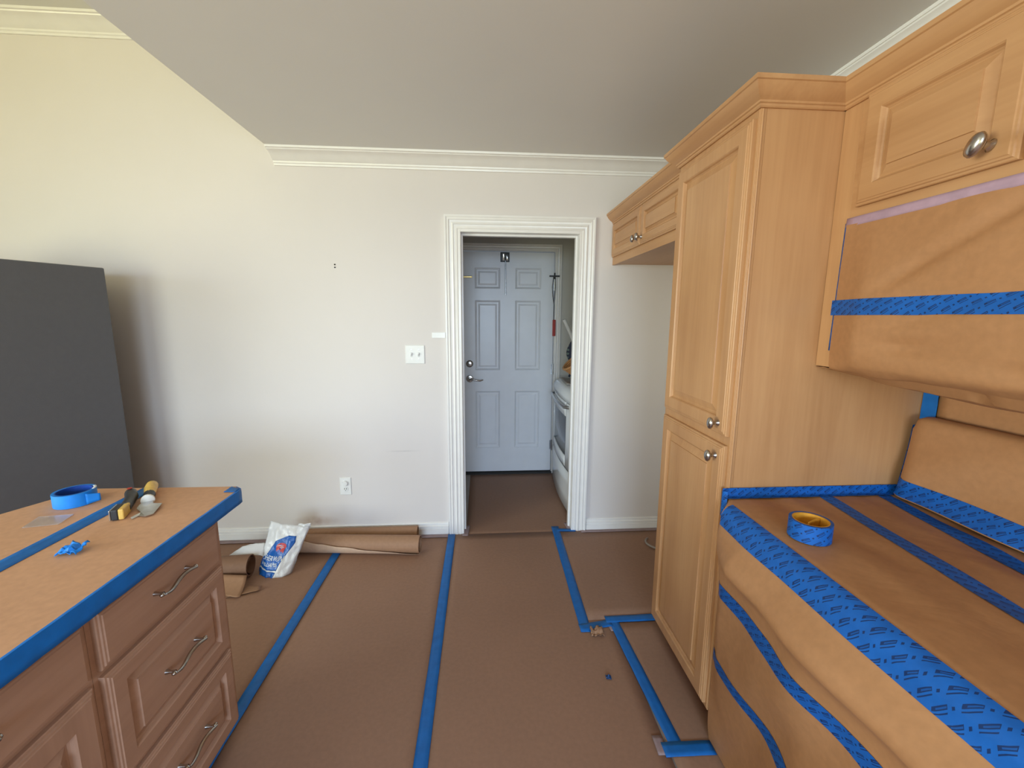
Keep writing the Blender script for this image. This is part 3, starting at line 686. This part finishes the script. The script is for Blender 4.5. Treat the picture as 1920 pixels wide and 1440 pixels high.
# utility knife: black curved handle, yellow and steel end
k0 = thing('utility_knife', (-1.10, -1.49, .9175), 'black utility knife with worn yellow tip on the island paper', 'knife')
zb = .9175
hp = [(-1.112, -1.425, zb+.020), (-1.102, -1.432, zb+.022), (-1.086, -1.450, zb+.019), (-1.070, -1.478, zb+.016), (-1.056, -1.506, zb+.015), (-1.046, -1.530, zb+.016)]
MB().tube(hp, [.010, .0155, .0165, .0145, .0145, .016], 14).build('handle', M_black, k0, smooth=True)
MB().lathe([(.0, 0), (.006, .001), (.007, .003), (.0, .005)], (-1.102, -1.434, zb+.0365), (0, 0, 1), 12).build('button', M_red, k0, smooth=True)
A_, B_ = Vector((-1.052, -1.524, zb+.016)), Vector((-1.032, -1.575, zb+.016)); dv = (B_-A_).normalized(); sd_ = Vector((-dv.y, dv.x, 0))
def nose(w0, w1, o, nm, mt, hh):
    m = MB(); vs_ = []
    for q, hgt in ((A_, hh*.9), (B_, hh)):
        for ss, zz in ((w0, -1), (w1, -1), (w1, 1), (w0, 1)): vs_.append(q+sd_*ss+Vector((0, 0, zz*hgt)))
    m.add(vs_, [(0, 3, 2, 1), (4, 5, 6, 7), (0, 1, 5, 4), (1, 2, 6, 5), (2, 3, 7, 6), (3, 0, 4, 7)]).build(nm, mt, k0, bevel=.003)
nose(.004, .017, 0, 'nose_yellow', M_yel, .0155); nose(-.012, .004, 0, 'nose_black', M_black, .0155); nose(-.016, -.012, 0, 'blade_guard', M_steel, .015)
# painter's tool / putty knife
p0 = thing('putty_knife', (-1.03, -1.44, .9175), 'putty knife with chipped yellow handle and paint-crusted steel blade on island', 'putty knife')
hp = [(-1.100, -1.347, zb+.016), (-1.090, -1.362, zb+.018), (-1.070, -1.396, zb+.0185), (-1.052, -1.424, zb+.017), (-1.040, -1.444, zb+.014)]
MB().tube(hp, [.010, .0165, .0175, .0145, .012], 12).build('handle', M_yel, p0, smooth=True)
MB().tube([(-1.050, -1.428, zb+.015), (-1.030, -1.462, zb+.012)], [.0155, .0125], 12).build('ferrule', M_black, p0, smooth=True)
MB().lathe([(.009, 0), (.0175, .002), (.0175, .009), (.010, .013)], (-1.031, -1.460, zb+.0125), Vector((.5, -.86, -.05)), 16).build('collar', M_putty, p0, smooth=True)
MB().add([(-1.036, -1.478, zb+.009), (-1.012, -1.466, zb+.009), (-1.004, -1.478, zb+.007), (-.978, -1.478, zb+.006), (-.955, -1.545, zb+.004), (-.966, -1.560, zb+.004), (-.990, -1.552, zb+.002), (-.992, -1.574, zb+.003), (-1.000, -1.568, zb+.005), (-.996, -1.536, zb+.005), (-1.026, -1.512, zb+.006), (-1.032, -1.496, zb+.008)],
         [(0, 1, 2, 9, 10, 11), (2, 3, 4, 5, 6, 9), (6, 7, 8, 9)]).build('blade', M_steel, p0, solid=.0018)
def clear_mat():
    k = NT('clear_plastic'); k.b.inputs['Transmission Weight'].default_value = .75; k.b.inputs['IOR'].default_value = 1.3
    k.b.inputs['Alpha'].default_value = .55
    v = k.coord(); return k.fin(k.ramp(k.noise(v, 30), [(.3, (.8, .78, .78, 1)), (.7, (.95, .93, .92, 1))]), .25)
tag(MB().add([(-1.250, -1.606, zb+.001), (-1.172, -1.588, zb+.001), (-1.186, -1.528, zb+.0015), (-1.268, -1.541, zb+.0015)], [(0, 1, 2, 3)]).build('plastic_sheet', clear_mat(), solid=.0016), 'small clear plastic sheet lying on the island paper', 'plastic sheet')
def scrap(loc, sz, mat, nm, label, cat_, sd, hgt=1.0, solid=.0008):
    L = Vector(loc); rng = random.Random(sd)
    def f(a, b):
        x = (a-.5)*sz; y = (b-.5)*sz*.8; r = math.hypot(x, y)/sz
        z = sz*hgt*(.05+.55*abs(nz(a*3+sd, b*3, sd))+.25*abs(math.sin(a*5+sd))*(.3+b))
        return L+Vector((x*(1-.3*nz(b*4, sd)), y*(1-.3*nz(a*4, sd+3)), z))
    m = MB().grid(f, 10, 10)
    lo = min(v.z for v in m.v)
    for v in m.v: v.z -= lo-L.z-.0006
    return tag(m.build(nm, mat, smooth=True, solid=solid, angle=35), label, cat_)
scrap((-1.002, -1.738, zb), .050, bpy.data.materials['bright_blue_tape'], 'tape_scrap', 'crumpled bright blue tape scrap on the island paper', 'tape scrap', 3, .9)

# ------------------------------------------------------------------ printed tape roll on the range
zt = max(frange(s_top(.853+.047*math.cos(i*.4)), -1.790+.047*math.sin(i*.4))[2] for i in range(16))+.0004
tr = tape_roll((.853, -1.790, zt), .049, .042, .048, T_prt, M_amb, 'printed blue tape roll with amber core standing on the wrapped range', True)
L = Vector((.853, -1.790, zt))
MB().grid(lambda a, b: L+Vector((.036-.05*a+.006*math.sin(a*3), .016-.02*a+.006*math.sin(a*PI)-.004, .008+.036*b)), 10, 4).build('loose_core_strip', M_amb, tr, smooth=True, solid=.0012)

# ------------------------------------------------------------------ floor coverings
def fsheet(poly_y0, poly_y1, x0, x1, z, sd):
    nxn = max(4, int((x1-x0)/.06)); ny = max(4, int((poly_y1-poly_y0)/.08))
    return MB().grid(lambda a, b: (x0+(x1-x0)*a, poly_y0+(poly_y1-poly_y0)*b, z+.0022*max(0, nz(x0*3+a*(x1-x0)*2.2, poly_y0+b*(poly_y1-poly_y0)*1.6, sd))*math.sin(PI*a)), nxn, ny)
sh = [(-3.4, -.93, -5.5, -.03, .0022, 'wide brown floor paper sheet between island and white wall'),
      (-.93, -.215, -5.5, -.03, .0028, 'brown floor paper strip between the two long blue tapes'),
      (-.215, .64, -5.5, -.020, .0034, 'brown floor paper running from camera to the laundry doorway'),
      (.50, XR-.02, -.905, -.03, .0046, 'brown floor paper square in the empty fridge bay'),
      (.645, .86, -5.5, -.905, .0042, 'narrow brown floor paper strip along the pantry toe kick')]
for i, (x0, x1, y0, y1, z, lb) in enumerate(sh):
    tag(fsheet(y0, y1, x0, x1, z, i*3).build('floor_paper', P_floor, smooth=True, angle=180, solid=.0006, origin=((x0+x1)/2, (y0+y1)/2, z-.001)), lb, 'paper')
tag(fsheet(-.06, LB-.03, DL+.03, .70, .0009, 20).build('floor_paper', P_floor, smooth=True, angle=180, solid=.0006), 'brown floor paper inside the laundry room beyond the doorway', 'paper')
FZ = .0066
strip('long blue floor tape running to the left foot of the door casing', ((-.205, -5.4), (-.2165, -.020)), .049, FZ, T_blue, nseg=80)
strip('long blue floor tape running under the brown paper roll', ((-.938, -5.4), (-.9295, -.115)), .049, FZ, T_blue, nseg=80)
strip('blue floor tape from the doorway along the fridge bay', ((.490, -.985), (.513, .05)), .052, FZ, T_blue, nseg=30)
strip('short blue floor tape across the doorway threshold corner', ((.515, -.002), (.650, -.012)), .038, FZ+.0004, T_blue, nseg=8)
strip('short blue floor tape beside the torn paper wad', ((.465, -.955), (.628, -.932)), .046, FZ+.0006, T_blue, nseg=8)
strip('blue floor tape reaching under the pantry at the fridge bay', ((.605, -.908), (.87, -.906)), .046, FZ+.0010, T_blue, nseg=10)
strip('blue floor tape running along the front of the pantry', ((.640, -.905), (.676, -1.572)), .048, FZ+.0004, T_blue, nseg=24)
strip('blue floor tape crossing to the wrapped range', ((.622, -1.552), (.80, -1.556)), .052, FZ+.0010, T_blue, nseg=10)
strip('faded lilac tape along the foot of the left baseboard', ((-3.3, -.034), (DL-.06, -.034)), .044, .0058, T_lav, nseg=50)
strip('faded lilac tape along the foot of the right baseboard', ((DR+.05, -.030), (1.4, -.030)), .040, .0072, T_lav, nseg=20)
strip('faded lilac tape patch at the left foot of the doorway', ((-.125, -.045), (-.115, .10)), .040, .0050, T_lav, nseg=6)
strip('faded lilac tape patch at the right foot of the doorway', ((.605, .10), (.612, .0)), .034, .0056, T_lav, nseg=6)
strip('faded lilac tape bit beside the torn paper wad', ((.622, -.93), (.628, -.985)), .034, .0064, T_lav, nseg=5)
strip('faded lilac tape bit at the end of the crossing blue tape', ((.618, -1.50), (.615, -1.57)), .034, .0064, T_lav, nseg=5)
scrap((.538, -.995, .006), .062, P_roll, 'paper_wad', 'torn wad of brown paper on the floor by the blue tape corner', 'paper wad', 11, 1.0)
scrap((.519, -1.247, .006), .022, tape_mat('dark_blue_scrap', srgb(30, 70, 120)), 'tape_scrap', 'tiny dark blue tape scrap on the bare floor paper', 'tape scrap', 5, .8)

# ------------------------------------------------------------------ things along the left wall
def paper_roll(name, A, B, r, label, mat, flap=False, inner=.006):
    A, B = Vector(A), Vector(B); t = (B-A).normalized(); e1 = Vector((0, 0, 1)); e2 = t.cross(e1).normalized()   # e2 toward the camera side
    L = (B-A).length; th = thing(name, (A+B)/2-Vector((0, 0, r)), label, 'paper roll')
    m = MB(); n = 32
    def P(ang, rad, u): return A+t*L*u+(e2*math.cos(ang)+e1*math.sin(ang))*rad
    m.grid(lambda a, b: P(2*PI*a, r, b), n, 10)
    m.grid(lambda a, b: P(2*PI*a, r-inner, b), n, 10)
    for u in (0, 1): m.grid(lambda a, b, u=u: P(2*PI*a, r-inner*b, u), n, 1)
    m.build('roll', mat, th, smooth=True)
    # inner wraps
    m = MB(); m.grid(lambda a, b: P(PI*2.6*a, r-inner-.004-.010*a, b), 48, 2); m.build('inner_wrap', mat, th, smooth=True)
    if flap:
        # outer sheet with a torn edge that slopes down from left to right
        def fl(a, b):
            top = 1.15-1.75*min(1, b*1.02)**.75+.10*nz(b*9, 2.2)+.05*nz(b*30, 5.1)*(1-b)
            ang = -1.62+(top+1.62)*a
            return P(ang, r+.003+.011*a*a, .02+.98*b)
        MB().grid(fl, 14, 40).build('loose_sheet', paper('loose_paper', srgb(204, 172, 146), .1, 8), th, smooth=True, solid=.0008)
    return th
paper_roll('paper_roll', (-1.30, -.165, .061), (-.402, -.232, .061), .054, 'thick brown paper roll with torn loose sheet lying by the wall', P_roll, True)
paper_roll('paper_roll', (-1.32, -.062, .0495), (-.442, -.060, .0495), .043, 'thinner brown paper roll against the baseboard behind the thick roll', P_roll)
paper_roll('short_paper_roll', (-1.62, -.440, .070), (-1.340, -.42, .068), .060, 'short dark brown paper roll between island and plastic bag', P_dark)
tag(MB().grid(lambda a, b: (-1.58+.265*a+.02*b, -.51-.115*b+.012*nz(a*6, b*2)*b, .012+.050*(1-b)*(1-b)+.006*math.sin(a*4)+.004), 14, 8).build('paper_piece', P_roll, smooth=True, solid=.0012), 'bent brown paper piece under the short roll beside the island', 'paper')
tag(MB().grid(lambda a, b: (-1.50+.265*a+.02*b, -.525-.135*b+.08*a*b+.006*nz(a*9, b*2), .0085+.004*math.sin(a*5+b*2)+.006*b), 14, 8).build('paper_piece', P_roll, smooth=True, solid=.0012), 'flat brown paper piece with torn edge on the floor beside the island', 'paper')

# white plastic bag with blue print
def bag_mat(name, col, al):
    k = NT(name); v = k.coord(); h = k.noise(v, 26, 4, .6, 1.2); k.bump(h, .35, .008)
    k.b.inputs['Transmission Weight'].default_value = al; k.b.inputs['Subsurface Weight'].default_value = 0
    return k.fin(k.ramp(k.noise(v, 14), [(.3, tuple(c*.93 for c in col[:3])+(1,)), (.7, col)]), .28)
M_bag = bag_mat('bag_plastic', (.80, .80, .83, 1), .12)
M_bagb = bag_mat('bag_blue', srgb(20, 92, 178), 0)
bg = thing('plastic_bag', (-1.235, -.33, .006), 'crumpled white plastic shop bag with blue printed panel against paper rolls', 'bag')
BO = Vector((-1.335, -.372, .006)); BU = Vector((.978, -.21, 0)).normalized(); BN = Vector((-.21, -.978, 0)).normalized()
def bagf(u, v, off=0):
    """u across 0..1, v up 0..1 -> front of the bag (leans back, waist narrower, flared handles)"""
    wb_, ht = .235, .262
    x = (u-.5)*(wb_*(.86+.22*v))+.5*wb_+.045*v
    z = ht*v*(1-.05*u*v)-.006*math.sin(u*PI)*(1-v)
    bul = .055*math.sin(PI*min(1, max(0, u)))**.6*(1-.75*v)
    wr = .010*nz(u*5, v*5, 1)+.007*nz(u*11+v*4, v*9, 4)
    p = BO+BU*x+Vector((0, 0, z))+BN*(bul+wr-.10*v+off)
    return p
mb = MB().grid(lambda a, b: bagf(a, b), 30, 30)
mb.build('front', M_bag, bg, smooth=True, solid=.0006, angle=180)
def bagb(a, b):
    p = bagf(a, b*.93); k = math.sin(PI*a)**.6*(1-.75*b)*.055
    return p-BN*(k*1.7+.012*nz(a*6, b*6, 8)+.004)+Vector((.0, 0, 0))
MB().grid(bagb, 24, 24).build('back', M_bag, bg, smooth=True, solid=.0006, angle=180)
# handle loop lying to the left
hA, hB = bagf(.03, .42), Vector((-1.512, -.355, .072))
MB().grid(lambda a, b: hA+(hB-hA)*a+Vector((0, -.02+.05*b, .055*(b-.5)*(1-.75*a)+.028*math.sin(a*PI)+.006*nz(a*7, b*5))), 14, 8).build('handle', M_bag, bg, smooth=True, solid=.0006, angle=180)
# torn top ear at right
MB().grid(lambda a, b: bagf(.72+.30*a, .97+.06*b)-BN*.004+Vector((0, 0, .012*b*a)), 8, 4).build('handle', M_bag, bg, smooth=True, solid=.0006, angle=180)
# printed blue panel, clipped to an irregular outline (u,v)
def lerp(a, b, t): return a+(b-a)*t
OUT_L = [(0, .02), (.10, .015), (.155, .02), (.27, .03), (.42, .20), (.58, .28), (.68, .34), (.80, .62)]
OUT_R = [(0, .60), (.10, .62), (.155, .625), (.27, .66), (.42, .72), (.58, .80), (.68, .835), (.80, .80)]
def at(T, v):
    for i in range(len(T)-1):
        if T[i][0] <= v <= T[i+1][0]: return lerp(T[i][1], T[i+1][1], (v-T[i][0])/(T[i+1][0]-T[i][0]))
    return T[-1][1]
def pan(v0, v1, ns, nm, notch=False):
    def f(a, b):
        v = lerp(v0, v1, b); l, r = at(OUT_L, v), at(OUT_R, v)
        return bagf(lerp(l, r, a), v, .0022)
    return MB().grid(f, 18, ns).build(nm, M_bagb, bg, smooth=True, solid=.0004, angle=180)
pan(.008, .105, 5, 'print_band'); pan(.135, .80, 26, 'print_panel')
def letters(txt, u0, v0, hgt, slant, nm, mat, sxx=1.0):
    cu = bpy.data.curves.new('t', 'FONT'); cu.body = txt; cu.size = 1; cu.shear = .25; cu.resolution_u = 2
    o = bpy.data.objects.new('t', cu); C.objects.link(o)
    dg = bpy.context.evaluated_depsgraph_get(); me = bpy.data.meshes.new_from_object(o.evaluated_get(dg))
    bpy.data.objects.remove(o); bpy.data.curves.remove(cu)
    bm = bmesh.new(); bm.from_mesh(me); bmesh.ops.triangulate(bm, faces=bm.faces); bmesh.ops.subdivide_edges(bm, edges=[e for e in bm.edges if e.calc_length() > .25], cuts=1)
    m = MB(); m.add([bagf(u0+v.co.x*hgt*sxx, v0+v.co.y*hgt+slant*v.co.x*hgt, .0040) for v in bm.verts], [tuple(v.index for v in f.verts) for f in bm.faces])
    bm.free(); bpy.data.meshes.remove(me)
    return m.build(nm, mat, bg, fix=False)
M_let = plain('print_white', (.82, .86, .88, 1), .4, 0, .02, 30)
letters('SHERWIN', .125, .305, .125, .04, 'lettering', M_let, 1.05)
letters('WILLIAMS', .085, .190, .108, .04, 'lettering', M_let, 1.05)
# round red emblem over a globe: can tipping paint over a ball
em = MB()
def disc(cu_, cv_, ru, rv, a0=0, a1=2*PI, off=.0044, n=22):
    c0 = bagf(cu_, cv_, off); ring = [bagf(cu_+ru*math.cos(a0+(a1-a0)*i/n), cv_+rv*math.sin(a0+(a1-a0)*i/n), off) for i in range(n+1)]
    em.add([c0]+ring, [(0, i+1, i+2) for i in range(n)])
disc(.53, .575, .125, .085, -.15, PI+.15); disc(.46, .55, .05, .05); disc(.60, .55, .045, .055)
for q in range(4): disc(.43+.065*q, .52-.012*(q % 2), .018, .04)
em.build('emblem_paint', plain('print_red', srgb(196, 48, 52), .4, 0, .1, 60), bg, fix=False)
em = MB(); disc(.53, .515, .10, .075, PI+.1, 2*PI-.1, .0036); em.build('emblem_globe', plain('print_blue', srgb(70, 110, 190), .4, 0, .1, 60), bg, fix=False)
em = MB(); em.grid(lambda a, b: bagf(.43+.20*a, .60+.012*b+.008*math.sin(a*6), .0050), 8, 1); em.grid(lambda a, b: bagf(.45+.16*a, .565+.010*b, .0050), 8, 1); em.build('emblem_lines', M_let, bg, fix=False)

# ------------------------------------------------------------------ dark grey refrigerator side at far left
fA = Vector((-2.008, -.300)); fd = Vector((-.383, -.924)); fn_ = Vector((-fd.y, fd.x))   # fd along the side toward the room, left normal
fr = thing('refrigerator', (-2.55, -.5, 0), 'tall dark grey refrigerator with plain flat side, standing near the white wall', 'refrigerator')
fw = Vector((-.924, .383)) ; fw = Vector((fd.y, -fd.x))
def fbox(d0_, d1_, w0_, w1_, za, zb_):
    q = [fA+fd*d+fw*w_ for d, w_ in ((d0_, w0_), (d1_, w0_), (d1_, w1_), (d0_, w1_))]
    return MB().prism([(p.x, p.y) for p in q], za, zb_)
fbox(0, .66, 0, .74, .03, 1.737).build('body', M_fridge, fr, bevel=.006, seg=2)
fbox(.02, .64, .02, .72, 0, .03).build('feet_plinth', M_black, fr)
for w0_, w1_ in ((.0, .368), (.372, .74)):
    dq = fbox(.67, .74, w0_, w1_, .62, 1.735).build('door', M_fridge, fr, bevel=.012)
    q = fA+fd*.775+fw*(w1_-.04 if w0_ == 0 else w0_+.04)
    MB().tube([(q.x, q.y, .75), (q.x, q.y, 1.6)], .011, 10).build('handle', M_nick, dq, smooth=True)
fbox(.67, .74, 0, .74, .06, .61).build('freezer_drawer', M_fridge, fr, bevel=.012)

# ------------------------------------------------------------------ small wall things
sw = thing('light_switch', (-.4335, 0, 1.189), 'white double toggle light switch plate on the wall left of the doorway', 'light switch')
MB().loops((-.495, 0, 1.189), (1, 0, 0), (0, 0, 1), (0, -1, 0), .123, .121, [(0, 0), (0, .003), (.004, .0065), (.06, .0065)]).build('plate', M_white, sw)
for x in (-.4565, -.4105):
    MB().box(x-.006, x+.006, -.0085, -.006, 1.236, 1.262).build('switch_slot', plain('switch_shadow', (.55, .55, .55, 1), .5), sw)
    MB().add([(x-.0045, -.008, 1.243), (x+.0045, -.008, 1.243), (x+.0045, -.008, 1.257), (x-.0045, -.008, 1.257), (x-.0035, -.021, 1.252), (x+.0035, -.021, 1.252), (x+.0035, -.018, 1.261), (x-.0035, -.018, 1.261)],
             [(0, 3, 2, 1), (4, 5, 6, 7), (0, 1, 5, 4), (1, 2, 6, 5), (2, 3, 7, 6), (3, 0, 4, 7)]).build('toggle', M_white, sw, bevel=.001)
    for z in (1.219, 1.280): MB().lathe([(.0035, 0), (.003, .0015), (0, .0018)], (x, -.0064, z), (0, -1, 0), 10).build('screw', M_steel, sw)
ol = thing('wall_outlet', (-.919, 0, .304), 'white duplex outlet with a plug cover low on the wall', 'outlet')
MB().loops((-.956, 0, .304), (1, 0, 0), (0, 0, 1), (0, -1, 0), .074, .122, [(0, 0), (0, .003), (.004, .006), (.036, .006)]).build('plate', M_white, ol)
MB().lathe([(.017, 0), (.017, .003), (.0, .003)], (-.919, -.006, .345), (0, -1, 0), 20).build('socket_face', M_white, ol)
for x, z in ((-.9255, .349), (-.9125, .349)): MB().box(x-.0016, x+.0016, -.0098, -.0088, z-.005, z+.005).build('slot', M_dark, ol)
MB().lathe([(.0028, 0), (0, .0008)], (-.919, -.0091, .337), (0, -1, 0), 10).build('slot', M_dark, ol)
MB().lathe([(.018, 0), (.018, .008), (.015, .013), (.006, .014), (0, .014)], (-.919, -.006, .388), (0, -1, 0), 22).build('plug_cover', M_white, ol, smooth=True)
tag(MB().box(-.323, -.238, -.006, 0, 1.356, 1.392).build('door_sensor', M_white, bevel=.0015), 'small blank white plastic strip on the wall beside the door casing', 'sensor')
for z, q in ((1.806, 'upper'), (1.789, 'lower')):
    tag(MB().lathe([(.0045, 0), (.0045, .003), (.002, .006), (0, .0065)], (-.908, 0, z), (0, -1, 0), 10).build('wall_screw', M_dark), q+' of the two dark screws in the bare white wall', 'screw')
pts = []
for i in range(40):
    a = i/39*5.2+2.2; pts.append((1.165+.082*math.cos(a), -.225+.088*math.sin(a), .012+.004*i/39+.004*math.sin(a*2)))
tag(MB().tube(pts, .0065, 8).build('power_cord', M_cord, smooth=True), 'coiled grey cord on the floor behind the pantry in the fridge bay', 'cord')
